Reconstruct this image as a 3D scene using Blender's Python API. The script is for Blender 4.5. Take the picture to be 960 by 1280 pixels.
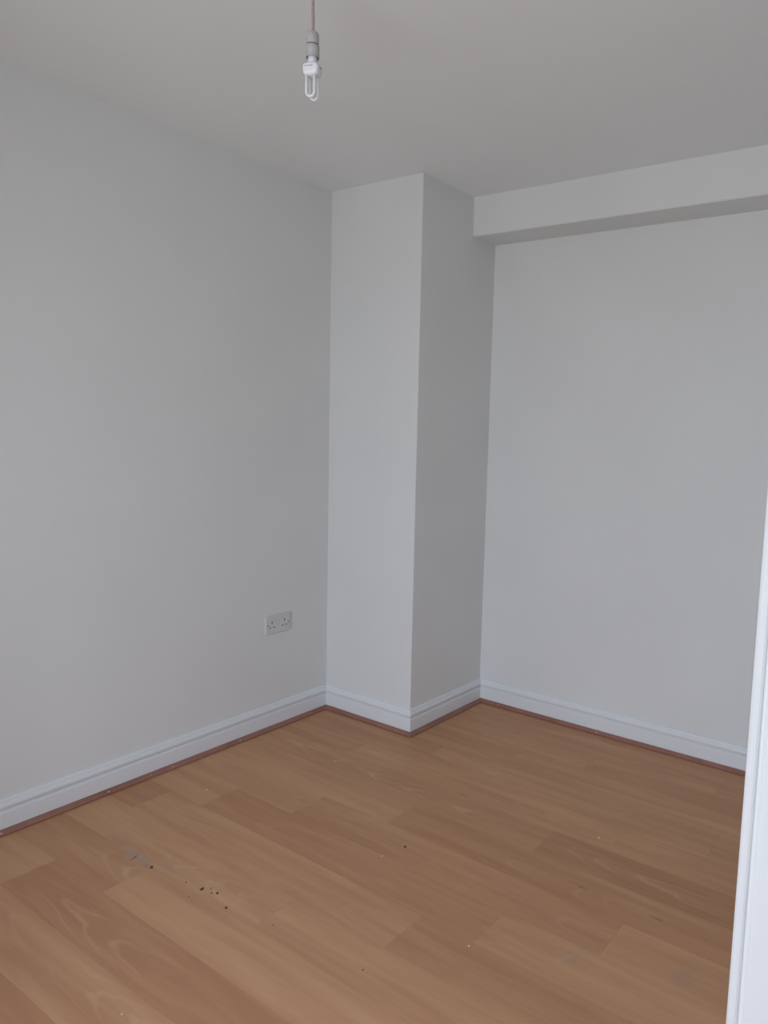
import bpy, bmesh, math, random
from mathutils import Vector, Matrix

# ------------------------------------------------------------------ clear
for o in list(bpy.data.objects):
    bpy.data.objects.remove(o, do_unlink=True)
scene = bpy.context.scene
COL = scene.collection

# ------------------------------------------------------------------ camera
F_PX, YAW, PITCH, ROLL = 928.4042, 0.5975, 0.1117, 0.0344
CAM = Vector((-2.4866, -2.5389, 1.3508))
PPX, PPY = 115.7, 3.32                       # principal point offset in pixels
cy_, sy_ = math.cos(YAW), math.sin(YAW)
cp_, sp_ = math.cos(PITCH), math.sin(PITCH)
FWD = Vector((cy_*cp_, sy_*cp_, -sp_))
R0 = Vector((sy_, -cy_, 0)); U0 = R0.cross(FWD)
cr_, sr_ = math.cos(ROLL), math.sin(ROLL)
RIGHT = R0*cr_ + U0*sr_
UP = U0*cr_ - R0*sr_
cam_data = bpy.data.cameras.new('camera')
cam = bpy.data.objects.new('camera', cam_data)
COL.objects.link(cam)
m = Matrix((RIGHT, UP, -FWD)).transposed().to_4x4()
m.translation = CAM
cam.matrix_world = m
cam_data.sensor_fit = 'AUTO'
cam_data.sensor_width = 36.0
cam_data.lens = F_PX/1280.0*36.0
cam_data.shift_x = -PPX/1280.0
cam_data.shift_y = PPY/1280.0
cam_data.clip_start = 0.02
cam_data.clip_end = 200
scene.camera = cam

# ------------------------------------------------------------------ colour management
vs = scene.view_settings
scene.display_settings.display_device = 'sRGB'
vs.view_transform = 'Standard'
vs.look = 'None'
vs.gamma = 1.0
vs.use_curve_mapping = False
vs.exposure = 0.0

# ------------------------------------------------------------------ sky (overcast daylight outside the window)
world = bpy.data.worlds.new('overcast_sky')
scene.world = world
world.use_nodes = True
nt = world.node_tree
nt.nodes.clear()
wo = nt.nodes.new('ShaderNodeOutputWorld')
bg = nt.nodes.new('ShaderNodeBackground')
tc = nt.nodes.new('ShaderNodeTexCoord')
sx = nt.nodes.new('ShaderNodeSeparateXYZ')
rp = nt.nodes.new('ShaderNodeValToRGB')
nt.links.new(tc.outputs['Generated'], sx.inputs[0])
mr = nt.nodes.new('ShaderNodeMapRange')
mr.inputs['From Min'].default_value = -1; mr.inputs['From Max'].default_value = 1
nt.links.new(sx.outputs['Z'], mr.inputs['Value'])
nt.links.new(mr.outputs[0], rp.inputs[0])
el = rp.color_ramp.elements
el[0].position = 0.0; el[0].color = (0.56, 0.585, 0.61, 1)
el[1].position = 1.0; el[1].color = (0.78, 0.89, 1.06, 1)
e = el.new(0.49); e.color = (0.62, 0.65, 0.68, 1)
e = el.new(0.51); e.color = (0.74, 0.83, 0.95, 1)
nt.links.new(rp.outputs[0], bg.inputs['Color'])
bg.inputs['Strength'].default_value = 7.45
nt.links.new(bg.outputs[0], wo.inputs[0])

# ------------------------------------------------------------------ room dimensions (metres)
H = 2.40
PW = 0.5245          # how far the pillar stands out from the left wall
XR = 0.5544          # right hand wall
XB = 0.3686          # face of the beam
ZB = 2.2286          # underside of the beam
XW = -3.35           # window wall
YS = CAM.y + 0.2766*1.3/1.2       # short wall beside the architrave
XD = CAM.x + 1.3 + 0.019          # wall that carries the door
YE = -3.45
WT = 0.14
PLAN = [(XW, 0), (0, 0), (0, -PW), (XR, -PW), (XR, YS), (XD, YS), (XD, YE), (XW, YE)]
WIN = (-2.60, -0.95, 0.12, 2.16)  # y0, y1, z0, z1 of the window opening
AWD = 0.088          # architrave width
DOOR = (YS-AWD-0.78, YS-AWD, 2.02)

# window portal so the daylight samples well (not a light itself)
pl = bpy.data.lights.new('window_portal', 'AREA')
pl.shape = 'RECTANGLE'; pl.size = WIN[1]-WIN[0]; pl.size_y = WIN[3]-WIN[2]
pl.cycles.is_portal = True
po = bpy.data.objects.new('window_portal', pl)
COL.objects.link(po)
po.location = (XW-WT-0.02, (WIN[0]+WIN[1])/2, (WIN[2]+WIN[3])/2)
po.rotation_euler = (0, math.radians(-90), 0)
po.rotation_euler = Vector((1, 0, 0)).to_track_quat('-Z', 'Y').to_euler()

# ------------------------------------------------------------------ helpers
def obj(name, bm, mat, parent=None, smooth=False, recalc=True):
    if recalc:
        bmesh.ops.recalc_face_normals(bm, faces=bm.faces)
    me = bpy.data.meshes.new(name)
    bm.to_mesh(me); bm.free()
    if smooth:
        for p in me.polygons: p.use_smooth = True
    if mat: me.materials.append(mat)
    o = bpy.data.objects.new(name, me)
    COL.objects.link(o)
    if parent: o.parent = parent
    return o

def structure(o):
    o['kind'] = 'structure'
    return o

def tag(o, label, cat, group=None):
    o['label'] = label; o['category'] = cat
    if group: o['group'] = group
    return o

def empty(name, loc, rz=0):
    o = bpy.data.objects.new(name, None)
    o.empty_display_size = 0.05
    o.location = loc; o.rotation_euler = (0, 0, rz)
    COL.objects.link(o)
    return o

def box(bm, a, b, bevel=0.0, seg=2):
    a = Vector(a); b = Vector(b)
    r = bmesh.ops.create_cube(bm, size=1.0)
    vv = r['verts']
    for v in vv:
        v.co = Vector([(a[i]+b[i])/2 + v.co[i]*(b[i]-a[i]) for i in range(3)])
    if bevel:
        es = set()
        for v in vv:
            for e in v.link_edges: es.add(e)
        bmesh.ops.bevel(bm, geom=list(es), offset=bevel, segments=seg, affect='EDGES', profile=0.5)
    return bm

def lathe(bm, prof, n=32, centre=(0, 0, 0)):
    rings = []
    c = Vector(centre)
    for r, z in prof:
        if r < 1e-6:
            rings.append([bm.verts.new(c+Vector((0, 0, z)))])
        else:
            rings.append([bm.verts.new(c+Vector((r*math.cos(2*math.pi*k/n), r*math.sin(2*math.pi*k/n), z))) for k in range(n)])
    for a, b in zip(rings, rings[1:]):
        for k in range(n):
            k2 = (k+1) % n
            if len(a) == 1 and len(b) == 1: continue
            if len(a) == 1: bm.faces.new((a[0], b[k2], b[k]))
            elif len(b) == 1: bm.faces.new((a[k], a[k2], b[0]))
            else: bm.faces.new((a[k], a[k2], b[k2], b[k]))
    return bm

def tube(bm, pts, r, n=12, cap=True):
    pts = [Vector(p) for p in pts]
    rings = []
    ref = None
    for i, p in enumerate(pts):
        t = (pts[min(i+1, len(pts)-1)] - pts[max(i-1, 0)]).normalized()
        if ref is None:
            ref = t.orthogonal().normalized()
        ref = (ref - t*ref.dot(t)).normalized()
        b = t.cross(ref)
        rr = r[i] if isinstance(r, (list, tuple)) else r
        rings.append([bm.verts.new(p + (ref*math.cos(2*math.pi*k/n) + b*math.sin(2*math.pi*k/n))*rr) for k in range(n)])
    for a, b in zip(rings, rings[1:]):
        for k in range(n):
            k2 = (k+1) % n
            bm.faces.new((a[k], a[k2], b[k2], b[k]))
    if cap:
        bm.faces.new(rings[0]); bm.faces.new(rings[-1])
    return bm

def blob(bm, c, rx, ry, rz, rot=0.0, seed=0, n=9):
    """a small irregular flattened lump standing on z = c.z"""
    rnd = random.Random(seed)
    c = Vector(c)
    k = [0.75+0.5*rnd.random() for _ in range(n)]
    def ring(s, z):
        out = []
        for i in range(n):
            a = 2*math.pi*i/n
            x = rx*s*k[i]*math.cos(a); y = ry*s*k[i]*math.sin(a)
            out.append(bm.verts.new(c+Vector((x*math.cos(rot)-y*math.sin(rot), x*math.sin(rot)+y*math.cos(rot), z))))
        return out
    r0 = ring(1, 0); r1 = ring(0.85, rz*0.7)
    top = bm.verts.new(c+Vector((0, 0, rz)))
    bm.faces.new(r0)
    for i in range(n):
        j = (i+1) % n
        bm.faces.new((r0[i], r0[j], r1[j], r1[i]))
        bm.faces.new((r1[i], r1[j], top))
    return bm

def seg_normal(i):
    a = Vector(PLAN[i]); b = Vector(PLAN[(i+1) % len(PLAN)])
    d = (b-a).normalized()
    return Vector((d.y, -d.x))

def run_along(bm, prof, i, cut0=None, cut1=None):
    """sweep a wall profile [(offset, z)...] along plan segment i with mitred ends;
    cut0/cut1 = point where the run stops square instead"""
    N = len(PLAN)
    a = Vector(PLAN[i]); b = Vector(PLAN[(i+1) % N]); n = seg_normal(i)
    npv = seg_normal((i-1) % N); nn = seg_normal((i+1) % N)
    ra, rb = [], []
    for o, z in prof:
        pa = (Vector(cut0)+n*o) if cut0 else a + (n+npv)*o
        pb = (Vector(cut1)+n*o) if cut1 else b + (n+nn)*o
        ra.append(bm.verts.new((pa.x, pa.y, z))); rb.append(bm.verts.new((pb.x, pb.y, z)))
    m_ = len(prof)
    for k in range(m_):
        k2 = (k+1) % m_
        bm.faces.new((ra[k], ra[k2], rb[k2], rb[k]))
    bm.faces.new(ra); bm.faces.new(list(reversed(rb)))
    return bm

# ------------------------------------------------------------------ materials
def new_mat(name):
    mt = bpy.data.materials.new(name)
    mt.use_nodes = True
    t = mt.node_tree
    b = t.nodes.get('Principled BSDF')
    return mt, t, b

def ramp(t, stops, interp='LINEAR'):
    r = t.nodes.new('ShaderNodeValToRGB')
    r.color_ramp.interpolation = interp
    els = r.color_ramp.elements
    els[0].position, els[0].color = stops[0][0], (*stops[0][1], 1)
    els[1].position, els[1].color = stops[-1][0], (*stops[-1][1], 1)
    for p, c in stops[1:-1]:
        x = els.new(p); x.color = (*c, 1)
    return r

def painted(name, col, rough=0.9, mottle=0.02, bump=0.04, scale=2.2, bscale=260):
    mt, t, b = new_mat(name)
    geo = t.nodes.new('ShaderNodeNewGeometry')
    n1 = t.nodes.new('ShaderNodeTexNoise'); n1.inputs['Scale'].default_value = scale
    n1.inputs['Detail'].default_value = 4
    t.links.new(geo.outputs['Position'], n1.inputs['Vector'])
    lo = tuple(c*(1-mottle) for c in col); hi = tuple(min(1, c*(1+mottle)) for c in col)
    r = ramp(t, [(0.3, lo), (0.7, hi)])
    t.links.new(n1.outputs['Fac'], r.inputs[0])
    t.links.new(r.outputs[0], b.inputs['Base Color'])
    b.inputs['Roughness'].default_value = rough
    b.inputs['Specular IOR Level'].default_value = 0.35
    n2 = t.nodes.new('ShaderNodeTexNoise'); n2.inputs['Scale'].default_value = bscale
    n2.inputs['Detail'].default_value = 3
    n3 = t.nodes.new('ShaderNodeTexNoise'); n3.inputs['Scale'].default_value = 5
    t.links.new(geo.outputs['Position'], n2.inputs['Vector'])
    t.links.new(geo.outputs['Position'], n3.inputs['Vector'])
    bp = t.nodes.new('ShaderNodeBump'); bp.inputs['Strength'].default_value = bump
    bp.inputs['Distance'].default_value = 0.002
    b2 = t.nodes.new('ShaderNodeBump'); b2.inputs['Strength'].default_value = 0.25
    b2.inputs['Distance'].default_value = 0.006
    t.links.new(n2.outputs['Fac'], bp.inputs['Height'])
    t.links.new(n3.outputs['Fac'], b2.inputs['Height'])
    t.links.new(bp.outputs[0], b2.inputs['Normal'])
    t.links.new(b2.outputs[0], b.inputs['Normal'])
    return mt

M_wall = painted('matt_white_wall_paint', (0.755, 0.76, 0.757), mottle=0.018)
M_ceil = painted('matt_white_ceiling_paint', (0.855, 0.87, 0.872), mottle=0.012)
M_gloss = painted('white_satin_woodwork_paint', (0.785, 0.800, 0.820), rough=0.38, mottle=0.012, bump=0.015)
M_upvc = painted('white_upvc', (0.82, 0.83, 0.84), rough=0.3, mottle=0.004, bump=0.0)
M_ext = painted('outside_render', (0.45, 0.43, 0.40))

def plain(name, col, rough=0.5, metal=0.0, spec=0.5):
    mt, t, b = new_mat(name)
    n1 = t.nodes.new('ShaderNodeTexNoise'); n1.inputs['Scale'].default_value = 90
    tcn = t.nodes.new('ShaderNodeTexCoord')
    t.links.new(tcn.outputs['Object'], n1.inputs['Vector'])
    r = ramp(t, [(0.3, tuple(c*0.96 for c in col)), (0.7, tuple(min(1, c*1.03) for c in col))])
    t.links.new(n1.outputs['Fac'], r.inputs[0]); t.links.new(r.outputs[0], b.inputs['Base Color'])
    b.inputs['Roughness'].default_value = rough
    b.inputs['Metallic'].default_value = metal
    b.inputs['Specular IOR Level'].default_value = spec
    return mt

M_socket = plain('white_socket_plastic', (0.66, 0.66, 0.68), 0.35)
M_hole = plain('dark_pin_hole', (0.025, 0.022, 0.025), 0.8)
M_screw = plain('dull_screw_metal', (0.22, 0.21, 0.22), 0.45, 0.8)
M_mark = plain('pale_grey_print', (0.50, 0.50, 0.52), 0.6)
M_holder = plain('aged_white_bakelite', (0.47, 0.455, 0.45), 0.45)
M_holderdark = plain('holder_inside', (0.10, 0.075, 0.07), 0.7)
M_flex = plain('faded_pink_flex', (0.40, 0.31, 0.29), 0.6)
M_flexred = plain('bare_flex_core', (0.42, 0.22, 0.13), 0.6)
M_cfl = plain('white_bulb_plastic', (0.86, 0.86, 0.90), 0.35)
M_tube = plain('white_phosphor_tube', (0.84, 0.85, 0.87), 0.22)
M_print = plain('bulb_print', (0.30, 0.28, 0.42), 0.6)
M_chrome = plain('brushed_handle_metal', (0.6, 0.6, 0.6), 0.3, 1.0)
M_dirt = plain('dark_dirt', (0.085, 0.060, 0.048), 0.9)
M_dirtblue = plain('grey_green_putty', (0.17, 0.18, 0.155), 0.85)
M_fleck = plain('white_paint_fleck', (0.66, 0.62, 0.60), 0.6)

# bead moulding: reddish brown foil
def bead_material():
    mt, t, b = new_mat('reddish_brown_bead')
    geo = t.nodes.new('ShaderNodeNewGeometry')
    n1 = t.nodes.new('ShaderNodeTexNoise'); n1.inputs['Scale'].default_value = 14; n1.inputs['Detail'].default_value = 6
    t.links.new(geo.outputs['Position'], n1.inputs['Vector'])
    r = ramp(t, [(0.3, (0.27, 0.120, 0.088)), (0.7, (0.34, 0.158, 0.116))])
    t.links.new(n1.outputs['Fac'], r.inputs[0]); t.links.new(r.outputs[0], b.inputs['Base Color'])
    b.inputs['Roughness'].default_value = 0.5
    return mt
M_bead = bead_material()

# laminate: per-board tone comes from the object's colour (r = tone, g = cathedral grain amount, b = random offset)
def laminate_material():
    mt, t, b = new_mat('beech_effect_laminate')
    L = t.links; N = t.nodes.new
    oi = N('ShaderNodeObjectInfo')
    tcn = N('ShaderNodeTexCoord')
    sc = N('ShaderNodeSeparateColor'); L.new(oi.outputs['Color'], sc.inputs[0])
    def math_(op, a=None, bb=None, c=None):
        n = N('ShaderNodeMath'); n.operation = op
        for i, v in enumerate((a, bb, c)):
            if v is None: continue
            if isinstance(v, (int, float)): n.inputs[i].default_value = v
            else: L.new(v, n.inputs[i])
        return n.outputs[0]
    sp = N('ShaderNodeSeparateXYZ'); L.new(tcn.outputs['Object'], sp.inputs[0])
    off = math_('MULTIPLY', sc.outputs['Blue'], 37.0)
    # fine grain streaks, stretched along the board (object y)
    def streak(xs, ys, detail, dist, o_add=0.0):
        cx = N('ShaderNodeCombineXYZ')
        L.new(math_('MULTIPLY', sp.outputs['X'], xs), cx.inputs[0])
        L.new(math_('MULTIPLY', sp.outputs['Y'], ys), cx.inputs[1])
        L.new(math_('ADD', off, o_add), cx.inputs[2])
        n = N('ShaderNodeTexNoise'); n.inputs['Scale'].default_value = 1
        n.inputs['Detail'].default_value = detail; n.inputs['Distortion'].default_value = dist
        L.new(cx.outputs[0], n.inputs['Vector'])
        return n.outputs['Fac']
    broad = streak(17, 1.5, 3, 0.7)
    fine = streak(150, 5, 4, 0.3, 5.0)
    flames = streak(34, 2.6, 2, 1.2, 11.0)
    # cathedral grain: nested parabolas y = k x^2, wobbling
    wob = streak(9, 3.5, 2, 0.2, 21.0)
    xx = math_('MULTIPLY', math_('SUBTRACT', sp.outputs['X'], math_('MULTIPLY', math_('SUBTRACT', sc.outputs['Blue'], 0.5), 0.06)), 1.0)
    par = math_('ADD', math_('MULTIPLY', math_('MULTIPLY', xx, xx), 95.0), math_('MULTIPLY', sp.outputs['Y'], 1.0))
    par = math_('ADD', par, math_('MULTIPLY', wob, 0.55))
    wv = math_('SINE', math_('MULTIPLY', par, 34.0))
    line = math_('POWER', math_('MAXIMUM', wv, 0.0), 4.0)
    env = math_('MULTIPLY', line, sc.outputs['Green'])
    ymask = N('ShaderNodeMapRange'); L.new(streak(1.0, 2.2, 1, 0, 31.0), ymask.inputs['Value'])
    ymask.inputs['From Min'].default_value = 0.45; ymask.inputs['From Max'].default_value = 0.6
    xm = math_('SUBTRACT', 1.0, math_('MULTIPLY', math_('ABSOLUTE', xx), 14.0))
    xm = math_('MAXIMUM', xm, 0.0)
    env = math_('MULTIPLY', env, math_('MULTIPLY', ymask.outputs[0], xm))
    val = math_('ADD', math_('MULTIPLY', broad, 0.72), math_('MULTIPLY', flames, 0.20))
    val = math_('ADD', val, math_('MULTIPLY', fine, 0.08))
    val = math_('ADD', val, math_('MULTIPLY', math_('SUBTRACT', sc.outputs['Red'], 0.5), 0.48))
    r = ramp(t, [(0.10, (0.405, 0.188, 0.098)), (0.37, (0.490, 0.248, 0.131)), (0.62, (0.580, 0.316, 0.171)), (0.92, (0.670, 0.390, 0.214))])
    L.new(val, r.inputs[0])
    mx = N('ShaderNodeMix'); mx.data_type = 'RGBA'
    L.new(math_('MULTIPLY', env, 0.42), mx.inputs['Factor'])
    L.new(r.outputs[0], mx.inputs['A']); mx.inputs['B'].default_value = (0.70, 0.46, 0.28, 1)
    cur = mx.outputs['Result']
    # scuffs and pale smears of dust at fixed places on the floor
    geo = N('ShaderNodeNewGeometry')
    warp = N('ShaderNodeTexNoise'); warp.inputs['Scale'].default_value = 22; warp.inputs['Detail'].default_value = 4
    L.new(geo.outputs['Position'], warp.inputs['Vector'])
    for (x, y, rx, ry, amt, colr) in SMEARS:
        s2 = N('ShaderNodeSeparateXYZ'); L.new(geo.outputs['Position'], s2.inputs[0])
        dx = math_('DIVIDE', math_('SUBTRACT', s2.outputs['X'], x), rx)
        dy = math_('DIVIDE', math_('SUBTRACT', s2.outputs['Y'], y), ry)
        d = math_('SQRT', math_('ADD', math_('MULTIPLY', dx, dx), math_('MULTIPLY', dy, dy)))
        d = math_('ADD', d, math_('MULTIPLY', math_('SUBTRACT', warp.outputs['Fac'], 0.5), 1.6))
        mp = N('ShaderNodeMapRange'); L.new(d, mp.inputs['Value'])
        mp.inputs['From Min'].default_value = 0.3; mp.inputs['From Max'].default_value = 1.1
        mp.inputs['To Min'].default_value = amt; mp.inputs['To Max'].default_value = 0
        mm = N('ShaderNodeMix'); mm.data_type = 'RGBA'
        L.new(mp.outputs[0], mm.inputs['Factor']); L.new(cur, mm.inputs['A'])
        mm.inputs['B'].default_value = (*colr, 1)
        cur = mm.outputs['Result']
    L.new(cur, b.inputs['Base Color'])
    rr = ramp(t, [(0.3, (0.40,)*3), (0.7, (0.50,)*3)])
    L.new(flames, rr.inputs[0]); L.new(rr.outputs[0], b.inputs['Roughness'])
    b.inputs['Specular IOR Level'].default_value = 0.26
    bp = N('ShaderNodeBump'); bp.inputs['Strength'].default_value = 0.05; bp.inputs['Distance'].default_value = 0.0004
    L.new(fine, bp.inputs['Height']); L.new(bp.outputs[0], b.inputs['Normal'])
    return mt

# ------------------------------------------------------------------ pixel -> floor helper (for placing flecks where they lie)
def ray(px, py):
    return (FWD*F_PX + RIGHT*(px-480-PPX) - UP*(py-640-PPY))
def on_floor(px, py, z=0.0):
    d = ray(px, py); t_ = (z-CAM.z)/d.z
    return CAM + d*t_
def on_plane(px, py, ax, v):
    d = ray(px, py); t_ = (v-CAM[ax])/d[ax]
    return CAM + d*t_

def smear(px, py, rx, ry, amt, col):
    p = on_floor(px, py); return (p.x, p.y, rx, ry, amt, col)
SMEARS = [
    smear(170, 1070, 0.030, 0.075, 0.34, (0.37, 0.31, 0.27)),
    smear(150, 1052, 0.020, 0.060, 0.35, (0.36, 0.24, 0.19)),
    smear(184, 1081, 0.018, 0.050, 0.40, (0.36, 0.29, 0.24)),
    smear(212, 1082, 0.010, 0.040, 0.35, (0.42, 0.33, 0.29)),
    smear(236, 1092, 0.008, 0.035, 0.30, (0.42, 0.33, 0.28)),
    smear(302, 1119, 0.012, 0.022, 0.32, (0.50, 0.42, 0.38)),
    smear(716, 1198, 0.030, 0.030, 0.35, (0.42, 0.30, 0.26)),
    smear(858, 1222, 0.050, 0.040, 0.25, (0.38, 0.26, 0.22)),
    smear(600, 992, 0.006, 0.060, 0.45, (0.52, 0.34, 0.22)),
    smear(636, 1015, 0.006, 0.070, 0.45, (0.52, 0.34, 0.22)),
    smear(578, 993, 0.007, 0.020, 0.40, (0.20, 0.11, 0.05)),
    smear(728, 1110, 0.006, 0.022, 0.50, (0.20, 0.11, 0.06)),
    smear(822, 1149, 0.006, 0.022, 0.45, (0.20, 0.11, 0.06)),
]
M_lam = laminate_material()

# ------------------------------------------------------------------ floor: sub-floor slab with laminate boards laid on it
bm = bmesh.new()
box(bm, (XW-WT, YE-WT, -0.15), (XR+WT, WT, -0.0085))
floor = structure(obj('floor', bm, plain('underlay', (0.08, 0.06, 0.05), 0.9)))
BW, BL = 0.157, 1.175
ENDS = {0: -0.731, 1: -0.455, 2: -1.437, 3: -0.952, 4: -0.647, 5: -1.53, 6: -0.180, 7: -1.02, 8: -0.560, 9: -0.295,
        10: -0.25, 11: -0.43, -1: -1.02, -2: -1.300, -3: -0.62, -4: -1.1}
# tone of the boards read from the photograph: key (row, index from the left wall)
TONE = {(9, 0): .66, (9, 1): .30, (8, 0): .38, (8, 1): .72, (6, 0): .22, (6, 1): .60, (6, 2): .42, (4, 0): .62, (4, 1): .40,
        (4, 2): .62, (3, 0): .66, (3, 1): .28, (3, 2): .60, (2, 0): .50, (2, 1): .42, (2, 2): .18, (1, 0): .38, (1, 1): .60, (1, 2): .5,
        (0, 0): .34, (0, 1): .56, (-2, 0): .60, (-2, 1): .38, (5, 0): .70, (5, 1): .36, (5, 2): .68, (7, 0): .72, (7, 1): .66,
        (10, 0): .80, (10, 1): .55, (11, 0): .50, (-1, 0): .45, (-1, 1): .5, (-3, 0): .5, (-3, 1): .5}
CATH = {(9, 1): 1.0, (8, 0): 1.0, (7, 0): .7, (5, 1): .5, (2, 1): .9, (1, 1): .8, (4, 1): .5, (3, 1): .5, (10, 1): .8, (0, 1): .5, (2, 2): .9, (5, 2): .5}
rnd = random.Random(7)
mesh_cache = {}
def in_plan(x0, x1, y0, y1):
    """clip a board to the room (leave out what is under pillar / outside)"""
    return x1 > x0+0.01 and y1 > y0+0.01
rows = range(-4, 22)
for k in rows:
    x1 = -0.008 - BW*k; x0 = x1-BW
    x0c, x1c = max(x0, XW), min(x1, XR)
    if x1c-x0c < 0.005: continue
    ytop = 0.0 if (x0+x1)/2 < -0.0 else -PW
    xm = (x0c+x1c)/2
    ybot = YE if xm < XD else YS
    e0 = ENDS.get(k, -((k*0.73) % 1.0)*BL - 0.02)
    while e0 + BL < ytop: e0 += BL
    cuts = [ytop]
    y = e0
    while y > ytop-0.02: y -= BL
    while y > ybot+0.02:
        cuts.append(y); y -= BL
    cuts.append(ybot)
    for j in range(len(cuts)-1):
        ya, yb = cuts[j+1], cuts[j]
        g = 0.00010
        w, l = x1c-x0c-2*g, yb-ya-2*g
        key = (round(w, 4), round(l, 4))
        if key not in mesh_cache:
            b_ = bmesh.new()
            # board with a softly eased top arris
            hx, hy, e_ = w/2, l/2, 0.0004
            lv = [b_.verts.new(p) for p in [(-hx, -hy, -0.008), (hx, -hy, -0.008), (hx, hy, -0.008), (-hx, hy, -0.008)]]
            mv = [b_.verts.new(p) for p in [(-hx, -hy, -0.00035), (hx, -hy, -0.00035), (hx, hy, -0.00035), (-hx, hy, -0.00035)]]
            tv = [b_.verts.new(p) for p in [(-hx+e_, -hy+e_, 0), (hx-e_, -hy+e_, 0), (hx-e_, hy-e_, 0), (-hx+e_, hy-e_, 0)]]
            b_.faces.new(lv[::-1]); b_.faces.new(tv)
            for A, B in ((lv, mv), (mv, tv)):
                for q in range(4):
                    q2 = (q+1) % 4
                    b_.faces.new((A[q], A[q2], B[q2], B[q]))
            bmesh.ops.recalc_face_normals(b_, faces=b_.faces)
            me = bpy.data.meshes.new('plank'); b_.to_mesh(me); b_.free()
            me.materials.append(M_lam)
            mesh_cache[key] = me
        o = bpy.data.objects.new('plank', mesh_cache[key])
        COL.objects.link(o)
        o.parent = floor
        o.location = ((x0c+x1c)/2, (ya+yb)/2, 0)
        tone = TONE.get((k, j), 0.35+0.3*rnd.random())
        o.color = (tone, CATH.get((k, j), rnd.choice([0, 0, .4])), rnd.random(), 1)

# ------------------------------------------------------------------ ceiling and walls
bm = bmesh.new(); box(bm, (XW-WT, YE-WT, H), (XR+WT, WT, H+0.15))
structure(obj('ceiling', bm, M_ceil))
FB = -0.15
bm = bmesh.new(); box(bm, (XW-WT, 0, FB), (XR+WT, WT, H))
structure(obj('wall_left', bm, M_wall))
bm = bmesh.new(); box(bm, (XR, YS-WT, FB), (XR+WT, 0, H))
structure(obj('wall_right', bm, M_wall))
# pillar with softly rounded arris
bm = bmesh.new()
r_ = 0.004
pts = [(0, 0.0)]
pts += [(0, -PW+r_)]
for s in range(1, 5):
    a = math.pi + (math.pi/2)*s/4
    pts.append((r_+r_*math.cos(a), -PW+r_+r_*math.sin(a)))
pts += [(XR, -PW), (XR, 0)]
vb = [bm.verts.new((x, y, -0.008)) for x, y in pts]
vt = [bm.verts.new((x, y, H)) for x, y in pts]
for i in range(len(pts)):
    j = (i+1) % len(pts); bm.faces.new((vb[i], vb[j], vt[j], vt[i]))
bm.faces.new(vb); bm.faces.new(vt)
structure(obj('wall_pillar', bm, M_wall))
bm = bmesh.new(); box(bm, (XB, YS, ZB), (XR, -PW, H), 0.0)
es = [e for e in bm.edges if all(abs(v.co.x-XB) < 1e-5 and abs(v.co.z-ZB) < 1e-5 for v in e.verts)]
bmesh.ops.bevel(bm, geom=es, offset=0.003, segments=3, affect='EDGES')
structure(obj('ceiling_beam', bm, M_wall))
bm = bmesh.new(); box(bm, (XD, YS-WT, FB), (XR, YS, H))
structure(obj('wall_near', bm, M_wall))
# door wall with opening
bm = bmesh.new()
box(bm, (XD, DOOR[1], FB), (XD+WT, YS-WT, H))if DOOR[1] < YS-WT else None
box(bm, (XD, YE, FB), (XD+WT, DOOR[0], H))
box(bm, (XD, DOOR[0], DOOR[2]), (XD+WT, YS-WT, H))
box(bm, (XD, YE-WT, FB), (XD+WT, YE, H))
wd = structure(obj('wall_door', bm, M_wall))
bm = bmesh.new(); box(bm, (XW-WT, YE-WT, FB), (XD, YE, H))
structure(obj('wall_rear', bm, M_wall))
bm = bmesh.new()
y0, y1, z0, z1 = WIN
box(bm, (XW-WT, YE, FB), (XW, y0, H)); box(bm, (XW-WT, y1, FB), (XW, 0, H))
box(bm, (XW-WT, y0, FB), (XW, y1, z0)); box(bm, (XW-WT, y0, z1), (XW, y1, H))
structure(obj('wall_window', bm, M_wall))

# ------------------------------------------------------------------ window (behind the photographer, the room's daylight)
win = structure(empty('window_1', (XW-WT+0.03, (y0+y1)/2, z0)))
cx_, cyy, cz_ = win.location
def wbox(name, a, b, mat, bevel=0.004, parent=win):
    b_ = bmesh.new()
    box(b_, (a[0], a[1]-cyy, a[2]-cz_), (b[0], b[1]-cyy, b[2]-cz_), bevel)
    return obj(name, b_, mat, parent)
ym = (y0+y1)/2
wbox('window_frame', (0, y0, z0), (0.06, y0+0.05, z1), M_upvc)
wbox('window_frame', (0, y1-0.05, z0), (0.06, y1, z1), M_upvc)
wbox('window_frame', (0, y0+0.05, z0), (0.06, y1-0.05, z0+0.05), M_upvc)
wbox('window_frame', (0, y0+0.05, z1-0.05), (0.06, y1-0.05, z1), M_upvc)
wbox('mullion', (0, ym-0.03, z0+0.05), (0.06, ym+0.03, z1-0.05), M_upvc)
wbox('window_sill', (0.06, y0, z0-0.0), (WT+0.03, y1, z0+0.022), M_gloss, 0.005)
# glass: thin panes, part mirror part clear by the angle of view
mt, t, b = new_mat('clear_glass')
t.nodes.remove(b)
tr = t.nodes.new('ShaderNodeBsdfTransparent'); gl = t.nodes.new('ShaderNodeBsdfGlossy'); gl.inputs['Roughness'].default_value = 0.02
fr = t.nodes.new('ShaderNodeFresnel'); fr.inputs['IOR'].default_value = 1.3
ms = t.nodes.new('ShaderNodeMixShader')
t.links.new(fr.outputs[0], ms.inputs[0]); t.links.new(tr.outputs[0], ms.inputs[1]); t.links.new(gl.outputs[0], ms.inputs[2])
t.links.new(ms.outputs[0], t.nodes['Material Output'].inputs[0])
M_glass = mt
wbox('pane', (0.028, y0+0.05, z0+0.05), (0.032, ym-0.03, z1-0.05), M_glass, 0)
wbox('pane', (0.028, ym+0.03, z0+0.05), (0.032, y1-0.05, z1-0.05), M_glass, 0)

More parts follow.
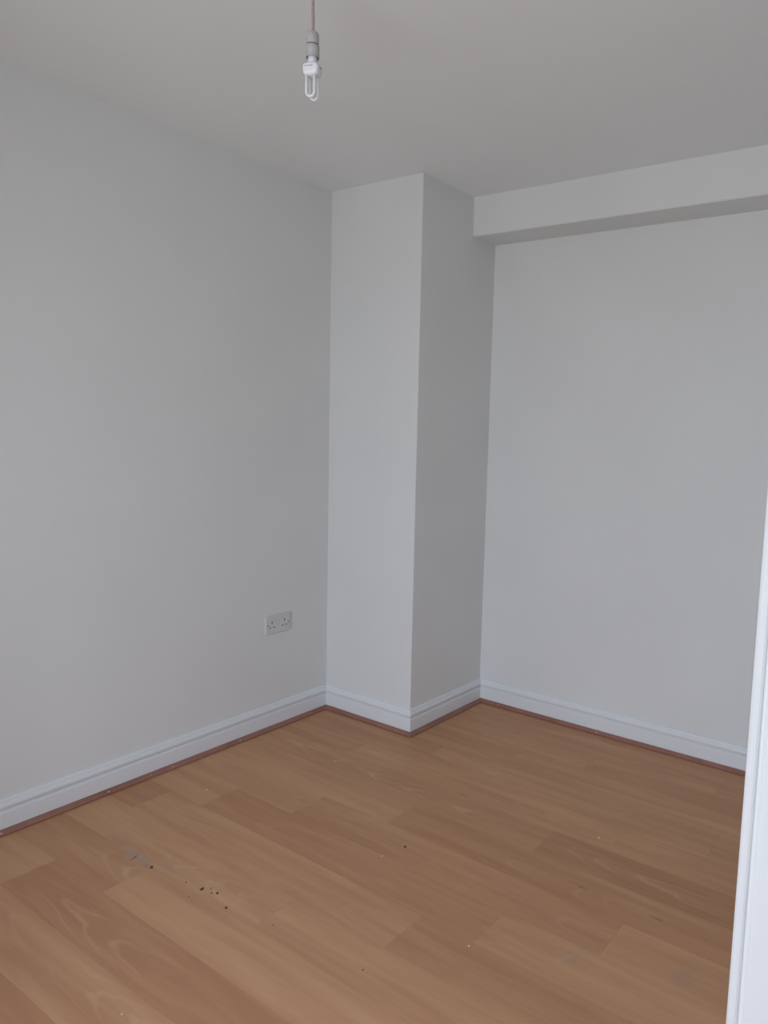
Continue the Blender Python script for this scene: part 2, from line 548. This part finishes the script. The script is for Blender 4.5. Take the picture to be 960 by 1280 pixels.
# ------------------------------------------------------------------ skirting boards and wood bead
SK = [(0, 0.001), (0.018, 0.001), (0.018, 0.0685), (0.0160, 0.0718), (0.0098, 0.0728), (0.0094, 0.0768), (0.0128, 0.0780),
      (0.0162, 0.0815), (0.0178, 0.0865), (0.0174, 0.0920), (0.0155, 0.0965), (0.0130, 0.0992), (0.0108, 0.0998), (0.0106, 0.1006),
      (0.0110, 0.1014), (0.0098, 0.1060), (0.0072, 0.1092), (0.0045, 0.1105), (0, 0.1105)]
BD = [(0.0190, 0.0004), (0.0335, 0.0004), (0.0338, 0.0022), (0.0366, 0.0024), (0.0366, 0.0045), (0.0335, 0.0062), (0.0300, 0.0088), (0.0270, 0.0120), (0.0248, 0.0155), (0.0232, 0.0166), (0.0190, 0.0166)]
names = ['baseboard_left', 'baseboard_pillar_front', 'baseboard_pillar_side', 'baseboard_right', 'baseboard_near', 'baseboard_door', 'baseboard_rear', 'baseboard_window']
SEGS = {}
for i, nm in enumerate(names):
    if i == 5: continue
    c0 = c1 = None
    if i == 4: c1 = (XD-0.0, YS)
    bm = bmesh.new(); run_along(bm, SK, i, c0, c1)
    if i == 6:
        bm.free(); bm = bmesh.new(); run_along(bm, SK, i, (XD, YE), None)
    structure(obj(nm, bm, M_gloss))
    bm = bmesh.new(); run_along(bm, BD, i, (XD, YE) if i == 6 else c0, c1)
    SEGS[i] = structure(obj('trim_%d' % (len(SEGS)+1), bm, M_bead))

# white paint flecks dropped on the bead
def fleck_on_bead(i, px, py, r, seed, par=None):
    """px,py lies on the bead of plan segment i"""
    n = seg_normal(i)
    off = 0.0275
    a = Vector(PLAN[i])
    ax = 0 if abs(n.x) > .5 else 1
    d = ray(px, py)
    p = on_plane(px, py, ax, (a[ax] + n[ax]*off))
    z = 0.0090
    q = CAM + d*((z-CAM.z)/d.z) if False else p
    bmx = bmesh.new()
    c = Vector((q.x, q.y, min(max(q.z, 0.004), 0.0150)))
    # height on the concave bead at this offset
    blob(bmx, (c.x, c.y, 0.0086), r, r*0.55, 0.0022, rot=0.3+(math.pi/2 if ax == 0 else 0), seed=seed)
    o = obj('paint_fleck', bmx, M_fleck, SEGS[i])
    return o
for i, px, py, r, sd in [(0, 136, 990, .0065, 1), (0, 189, 968, .004, 2), (0, 216, 958.5, .0055, 3), (0, 300, 927.5, .006, 4),
                         (0, 388, 896, .004, 5), (0, 1.5, 1043, .006, 6), (0, 60, 1019, .003, 12), (1, 474, 908, .004, 7), (2, 596.5, 873.5, .005, 8),
                         (3, 623, 879, .005, 9), (3, 746, 916.5, .007, 10), (1, 505, 917, .003, 11)]:
    fleck_on_bead(i, px, py, r, sd)

# ------------------------------------------------------------------ architrave, lining and door at the right hand edge
XA = XD-0.019
# profile of the architrave across its width (u from outer edge, depth out from wall)
AP = [(0, 0), (0, 0.010), (0.0015, 0.0135), (0.006, 0.0165), (0.011, 0.018), (0.016, 0.0170), (0.0195, 0.0145), (0.0205, 0.0115), (0.0225, 0.0105),
      (0.0255, 0.0108), (0.0268, 0.0125), (0.0280, 0.0125), (0.0290, 0.0142), (0.0310, 0.0150), (AWD-0.009, 0.0150), (AWD-0.003, 0.0135), (AWD, 0.010), (AWD, 0)]
def architrave(parent=None):
    b_ = bmesh.new()
    yo0, yo1 = DOOR[0]-AWD, DOOR[1]+AWD     # outer edges
    zt = DOOR[2]+AWD
    rings = []
    for corner in range(4):
        ring = []
        for u, d in AP:
            if corner == 0: p = (XD-d, yo1-u, 0.0)
            if corner == 1: p = (XD-d, yo1-u, zt-u)
            if corner == 2: p = (XD-d, yo0+u, zt-u)
            if corner == 3: p = (XD-d, yo0+u, 0.0)
            ring.append(b_.verts.new(p))
        rings.append(ring)
    for A, B in zip(rings, rings[1:]):
        for q in range(len(AP)):
            q2 = (q+1) % len(AP)
            b_.faces.new((A[q], A[q2], B[q2], B[q]))
    b_.faces.new(rings[0]); b_.faces.new(rings[-1])
    return structure(obj('trim_8', b_, M_gloss))
tr8 = architrave()
tr8.name = 'trim_%d' % (len(SEGS)+1)
# lining
door = structure(empty('door_1', (XD, (DOOR[0]+DOOR[1])/2, 0)))
dc = Vector(door.location)
def dbox(name, a, b, mat, bevel=0.0, parent=door):
    b_ = bmesh.new(); box(b_, Vector(a)-dc, Vector(b)-dc, bevel); return obj(name, b_, mat, parent)
dbox('door_lining', (XD, DOOR[1]-0.03, 0), (XD+WT, DOOR[1], DOOR[2]), M_gloss)
dbox('door_lining', (XD, DOOR[0], 0), (XD+WT, DOOR[0]+0.03, DOOR[2]), M_gloss)
dbox('door_lining', (XD, DOOR[0]+0.03, DOOR[2]-0.03), (XD+WT, DOOR[1]-0.03, DOOR[2]), M_gloss)
ya, yb = DOOR[0]+0.033, DOOR[1]-0.033
leaf = dbox('door_leaf', (XD+0.012, ya, 0.006), (XD+0.052, yb, DOOR[2]-0.033), M_gloss, 0.002)
for (pz0, pz1) in ((0.22, 0.86), (1.02, 1.86)):
    for (pa, pb) in ((ya+0.10, (ya+yb)/2-0.04), ((ya+yb)/2+0.04, yb-0.10)):
        b_ = bmesh.new(); box(b_, Vector((XD+0.006, pa, pz0))-dc, Vector((XD+0.0125, pb, pz1))-dc, 0.004)
        obj('raised_panel', b_, M_gloss, leaf)
b_ = bmesh.new()
lathe(b_, [(0, 0), (0.025, 0), (0.025, 0.006), (0.01, 0.008), (0.01, 0.045), (0, 0.045)], 20)
bmesh.ops.rotate(b_, verts=b_.verts, matrix=Matrix.Rotation(math.radians(-90), 3, 'Y'))
bmesh.ops.translate(b_, verts=b_.verts, vec=Vector((XD+0.012, ya+0.06, 1.0))-dc)
tube(b_, [Vector((XD-0.028, ya+0.06, 1.0))-dc, Vector((XD-0.028, ya+0.17, 1.0))-dc], 0.009)
obj('door_handle', b_, M_chrome, leaf)

# ------------------------------------------------------------------ double socket on the left wall
pc = (on_plane(331, 768, 1, 0)+on_plane(332, 793, 1, 0)+on_plane(360.5, 766, 1, 0)+on_plane(360.5, 788, 1, 0))/4
sock = empty('wall_socket', (pc.x, 0, pc.z))
tag(sock, 'white unswitched double wall socket above the left skirting board', 'socket')
b_ = bmesh.new()
SWD, SHT, SDP = 0.138, 0.082, 0.0095
box(b_, (-SWD/2, -SDP, -SHT/2), (SWD/2, 0, SHT/2))
es = [e for e in b_.edges if not all(abs(v.co.y) < 1e-6 for v in e.verts)]
bmesh.ops.bevel(b_, geom=es, offset=0.0022, segments=3, affect='EDGES')
plate = obj('face_plate', b_, M_socket, sock)
def on_plate(name, u, v, w, h, mat, parent, d=0.0006):
    b2 = bmesh.new(); box(b2, (u-w/2, -SDP-d, v-h/2), (u+w/2, -SDP+0.0004, v+h/2))
    return obj(name, b2, mat, parent)
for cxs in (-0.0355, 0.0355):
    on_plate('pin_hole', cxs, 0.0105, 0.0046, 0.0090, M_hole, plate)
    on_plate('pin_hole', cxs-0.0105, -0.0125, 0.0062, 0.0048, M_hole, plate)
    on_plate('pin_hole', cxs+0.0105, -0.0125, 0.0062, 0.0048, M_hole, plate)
for cxs in (-0.0575, 0.0575):
    b2 = bmesh.new(); lathe(b2, [(0, -0.0003), (0.0034, -0.0003), (0.0030, 0.0010), (0, 0.0010)], 14)
    bmesh.ops.rotate(b2, verts=b2.verts, matrix=Matrix.Rotation(math.radians(90), 3, 'X'))
    bmesh.ops.translate(b2, verts=b2.verts, vec=(cxs, -SDP, -0.001))
    obj('screw', b2, M_screw, sock)
on_plate('embossed_mark', 0.0, 0.011, 0.009, 0.0035, M_mark, plate, 0.0003)

# ------------------------------------------------------------------ pendant light
DH = 1.88
d = ray(391, 40); d2 = Vector((d.x, d.y)).normalized()
PX, PY = CAM.x+d2.x*DH, CAM.y+d2.y*DH
def z_at(py):     # height on the pendant's axis seen at pixel row py
    dd = ray(391, py); s = DH/Vector((dd.x, dd.y)).length
    return CAM.z+dd.z*s
zt, zj, zb, zbody0, zbody1, ztip = z_at(40), z_at(56), z_at(73), z_at(81), z_at(95), z_at(124.5)
pend = empty('pendant_light', (PX, PY, H))
tag(pend, 'white pendant lampholder hanging on a faded pink flex from the ceiling', 'pendant light')
mmpp = 1.80e-3
b_ = bmesh.new()
lathe(b_, [(0, 0), (0.038, 0), (0.038, -0.006), (0.034, -0.016), (0.018, -0.022), (0.006, -0.024), (0, -0.024)], 36)
obj('ceiling_rose', b_, M_cfl, pend, True)
b_ = bmesh.new()
pts = []
for k in range(13):
    f = k/12
    z = -0.02 + (zt-H+0.02)*f
    pts.append((0.0012*math.sin(f*7), 0.0010*math.sin(f*5+1), z))
tube(b_, pts, 0.0034*0.92, 12)
flex = obj('flex', b_, M_flex, pend, True)
b_ = bmesh.new()
tube(b_, [(p[0], p[1]-0.0, p[2]) for p in [(0.0004, 0, zt-H+0.022), (0.0004, 0, zt-H+0.036)]], 0.0034, 12)
obj('worn_sleeve', b_, M_flexred, flex, True)
hr = 15.8*mmpp/2
hr2 = 17.4*mmpp/2
b_ = bmesh.new()
z0_, z1_ = zt-H, zj-H
lathe(b_, [(0.0035, z0_+0.001), (0.006, z0_+0.0005), (hr*0.82, z0_-0.0015), (hr*0.95, z0_-0.005), (hr, z0_-0.009), (hr, z1_+0.001), (hr*0.96, z1_), (hr*.7, z1_), (0.0035, z1_)], 40)
obj('holder_cap', b_, M_holder, pend, True)
b_ = bmesh.new()
lathe(b_, [(0, z1_+0.0001), (hr*0.90, z1_+0.0001), (hr*0.90, z1_-0.0030), (0, z1_-0.0030)], 36)
obj('joint_ring', b_, M_holderdark, pend, True)
b_ = bmesh.new()
z2_ = zb-H
lathe(b_, [(hr*0.88, z1_-0.0030), (hr2*0.97, z1_-0.0030), (hr2, z1_-0.0042), (hr2, z2_), (hr2-0.0018, z2_), (hr2-0.0022, z1_-0.006), (hr*0.5, z1_-0.006)], 40)
obj('holder_skirt', b_, M_holder, pend, True)
b_ = bmesh.new()
lathe(b_, [(0, z1_-0.0065), (hr2-0.0023, z1_-0.0065), (hr2-0.0023, z2_+0.003), (hr2-0.003, z2_+0.003), (hr2-0.003, z1_-0.008), (0, z1_-0.008)], 36)
obj('holder_liner', b_, M_holderdark, pend, True)

# energy saving bulb held in the lampholder
view_ang = math.atan2(d2.y, d2.x)            # direction from camera to lamp
bulb = empty('light_bulb', (PX, PY, zb-0.0), view_ang - math.pi/2 - math.radians(26))
tag(bulb, 'white energy saving bulb with two bare U shaped tubes in the ceiling pendant', 'light bulb')
zb0 = 0.0; zB0 = zbody0-zb; zB1 = zbody1-zb; zT = ztip-zb
b_ = bmesh.new()
lathe(b_, [(0, 0.018), (0.0095, 0.018), (0.0105, 0.012), (0.0108, zB0+0.001), (0.0125, zB0-0.002), (0, zB0-0.002)], 32)
obj('bulb_cap', b_, M_cfl, bulb, True)
def prism(b_, prof, ax_, ay_, n=6.0, seg=48):
    """superellipse sections: prof = [(scale, z)]"""
    rings = []
    for s, z in prof:
        ring = []
        for k in range(seg):
            a = 2*math.pi*k/seg
            c, s_ = math.cos(a), math.sin(a)
            x = math.copysign(abs(c)**(2/n), c)*ax_*s; y = math.copysign(abs(s_)**(2/n), s_)*ay_*s
            ring.append(b_.verts.new((x, y, z)))
        rings.append(ring)
    for A, B in zip(rings, rings[1:]):
        for k in range(seg):
            k2 = (k+1) % seg
            b_.faces.new((A[k], A[k2], B[k2], B[k]))
    b_.faces.new(rings[0]); b_.faces.new(rings[-1])
    return b_
AX, AY = 0.0198, 0.0168
b_ = bmesh.new()
prism(b_, [(0.60, zB0+0.0015), (0.86, zB0-0.001), (0.98, zB0-0.004), (1.0, zB0-0.007), (0.98, zB1+0.007), (0.93, zB1+0.003), (0.82, zB1-0.000), (0.66, zB1-0.002)], AX, AY, 4.2)
body = obj('ballast_body', b_, M_cfl, bulb, True)
# illegible line of print on two faces (dashes as they read in the photo)
b_ = bmesh.new()
zz = zB0-0.0085
x = -0.0125
for wdt in (0.0030, 0.0018, 0.0026, 0.0014, 0.0030, 0.0022):
    box(b_, (x, -AY-0.0002, zz-0.0011), (x+wdt, -AY+0.002, zz+0.0011)); x += wdt+0.0013
obj('print', b_, M_print, body)
b_ = bmesh.new()
box(b_, (AX-0.002, -0.004, zz-0.0012), (AX+0.0002, 0.005, zz+0.0012))
obj('print', b_, M_print, body)
def utube(cy0):
    b2 = bmesh.new()
    hw = 0.0100; rt = 0.0030
    zbend = zT + hw + rt
    pts = [(-hw, cy0, zB1+0.003), (-hw, cy0, (zB1+zbend)/2)]
    for k in range(0, 13):
        a = math.pi + math.pi*k/12
        pts.append((hw*math.cos(a), cy0, zbend+hw*math.sin(a)))
    pts += [(hw, cy0, (zB1+zbend)/2), (hw, cy0, zB1+0.003)]
    tube(b2, pts, rt, 14)
    return obj('bulb_tube', b2, M_tube, bulb, True)
utube(-0.0102); utube(0.0102)

# ------------------------------------------------------------------ flecks of dirt and putty on the floor
G1 = 'dark specks in the worn patch by the left wall'
items = [
    # px, py, rx, ry, height, rot, material, name, label
    (168.5, 1071.5, .0085, .0045, .0012, .4, M_dirtblue, 'putty_fleck', 'largest grey green putty fleck on the floor, first from the left wall'),
    (164.5, 1074.5, .0040, .0030, .0010, .9, M_dirtblue, 'putty_fleck', 'small grey green putty fleck touching the left end of the worn patch'),
    (172, 1067.6, .0032, .0022, .0009, .2, M_dirtblue, 'putty_fleck', 'small grey putty fleck nearest the left wall'),
    (189.5, 1084, .0085, .0048, .0018, 1.0, M_dirt, 'dirt_fleck', 'oval dark fleck at the right end of the grey worn patch'),
    (182, 1083, .0036, .0022, .0008, .3, M_dirtblue, 'putty_fleck', 'faint grey putty fleck just left of the oval dark fleck'),
    (232.5, 1103, .0036, .0026, .0012, .5, M_dirt, 'dirt_fleck', 'tiny lone dark fleck between the two speckled patches'),
    (252.5, 1111.5, .0078, .0050, .0022, .2, M_dirt, 'dirt_fleck', 'dark brown lump leftmost of the second cluster on the floor'),
    (264, 1110.5, .0034, .0026, .0012, .8, M_dirt, 'dirt_fleck', 'smallest dark speck at the top of the second cluster'),
    (264.7, 1116.2, .0058, .0040, .0018, .3, M_dirtblue, 'dirt_fleck', 'grey speck in the middle of the second cluster beside a white dot'),
    (266.6, 1115.3, .0028, .0022, .0026, .3, M_fleck, 'paint_fleck', 'white paint dot in the middle of the second dark cluster'),
    (271.7, 1116.5, .0054, .0040, .0016, .9, M_dirt, 'dirt_fleck', 'dark speck rightmost of the second cluster'),
    (282.5, 1134.7, .0060, .0038, .0016, 1.1, M_dirt, 'dirt_fleck', 'dark fleck alone just below the second cluster'),
    (236, 1121, .0034, .0022, .0010, .1, M_dirtblue, 'dirt_fleck', 'faint fleck below the gap between the two clusters'),
    (341.5, 1156.5, .0040, .0026, .0010, .1, M_bead, 'dirt_fleck', 'small brown fleck out on the open floor right of the clusters'),
    (453.5, 1212.5, .0036, .0028, .0012, .1, M_dirtblue, 'dirt_fleck', 'tiny green grey speck near the bottom middle of the floor'),
    (506.5, 1058.5, .0062, .0038, .0014, .6, M_dirt, 'dirt_fleck', 'small dark fleck on the floor below the pillar'),
    (477.5, 1070, .0034, .0028, .0018, .3, M_fleck, 'paint_fleck', 'tiny white crumb just left of the dark fleck below the pillar'),
    (586, 1182.5, .0030, .0026, .0016, .3, M_fleck, 'paint_fleck', 'tiny white crumb near the bottom middle of the floor'),
    (748.8, 1047.3, .0040, .0034, .0018, .3, M_fleck, 'paint_fleck', 'tiny pale crumb out on the floor before the right wall'),
    (259, 987.2, .0038, .0032, .0018, .3, M_fleck, 'paint_fleck', 'tiny white crumb on the boards close to the left skirting'),
    (297, 1265, .0000, .0000, .0000, .3, None, '', ''),
    (152.3, 1267.5, .0034, .0026, .0014, .3, M_fleck, 'paint_fleck', 'tiny pale crumb at the bottom left of the floor'),
]
for n_, (px, py, rx, ry, hz, rot, mat, nm, lb) in enumerate(items):
    if mat is None: continue
    p = on_floor(px, py)
    b_ = bmesh.new(); blob(b_, (0, 0, 0), rx, ry, hz, rot, seed=40+n_)
    o = obj(nm, b_, mat)
    o.location = (p.x, p.y, 0.0)
    tag(o, lb, 'debris', 'specks and crumbs on the floor')
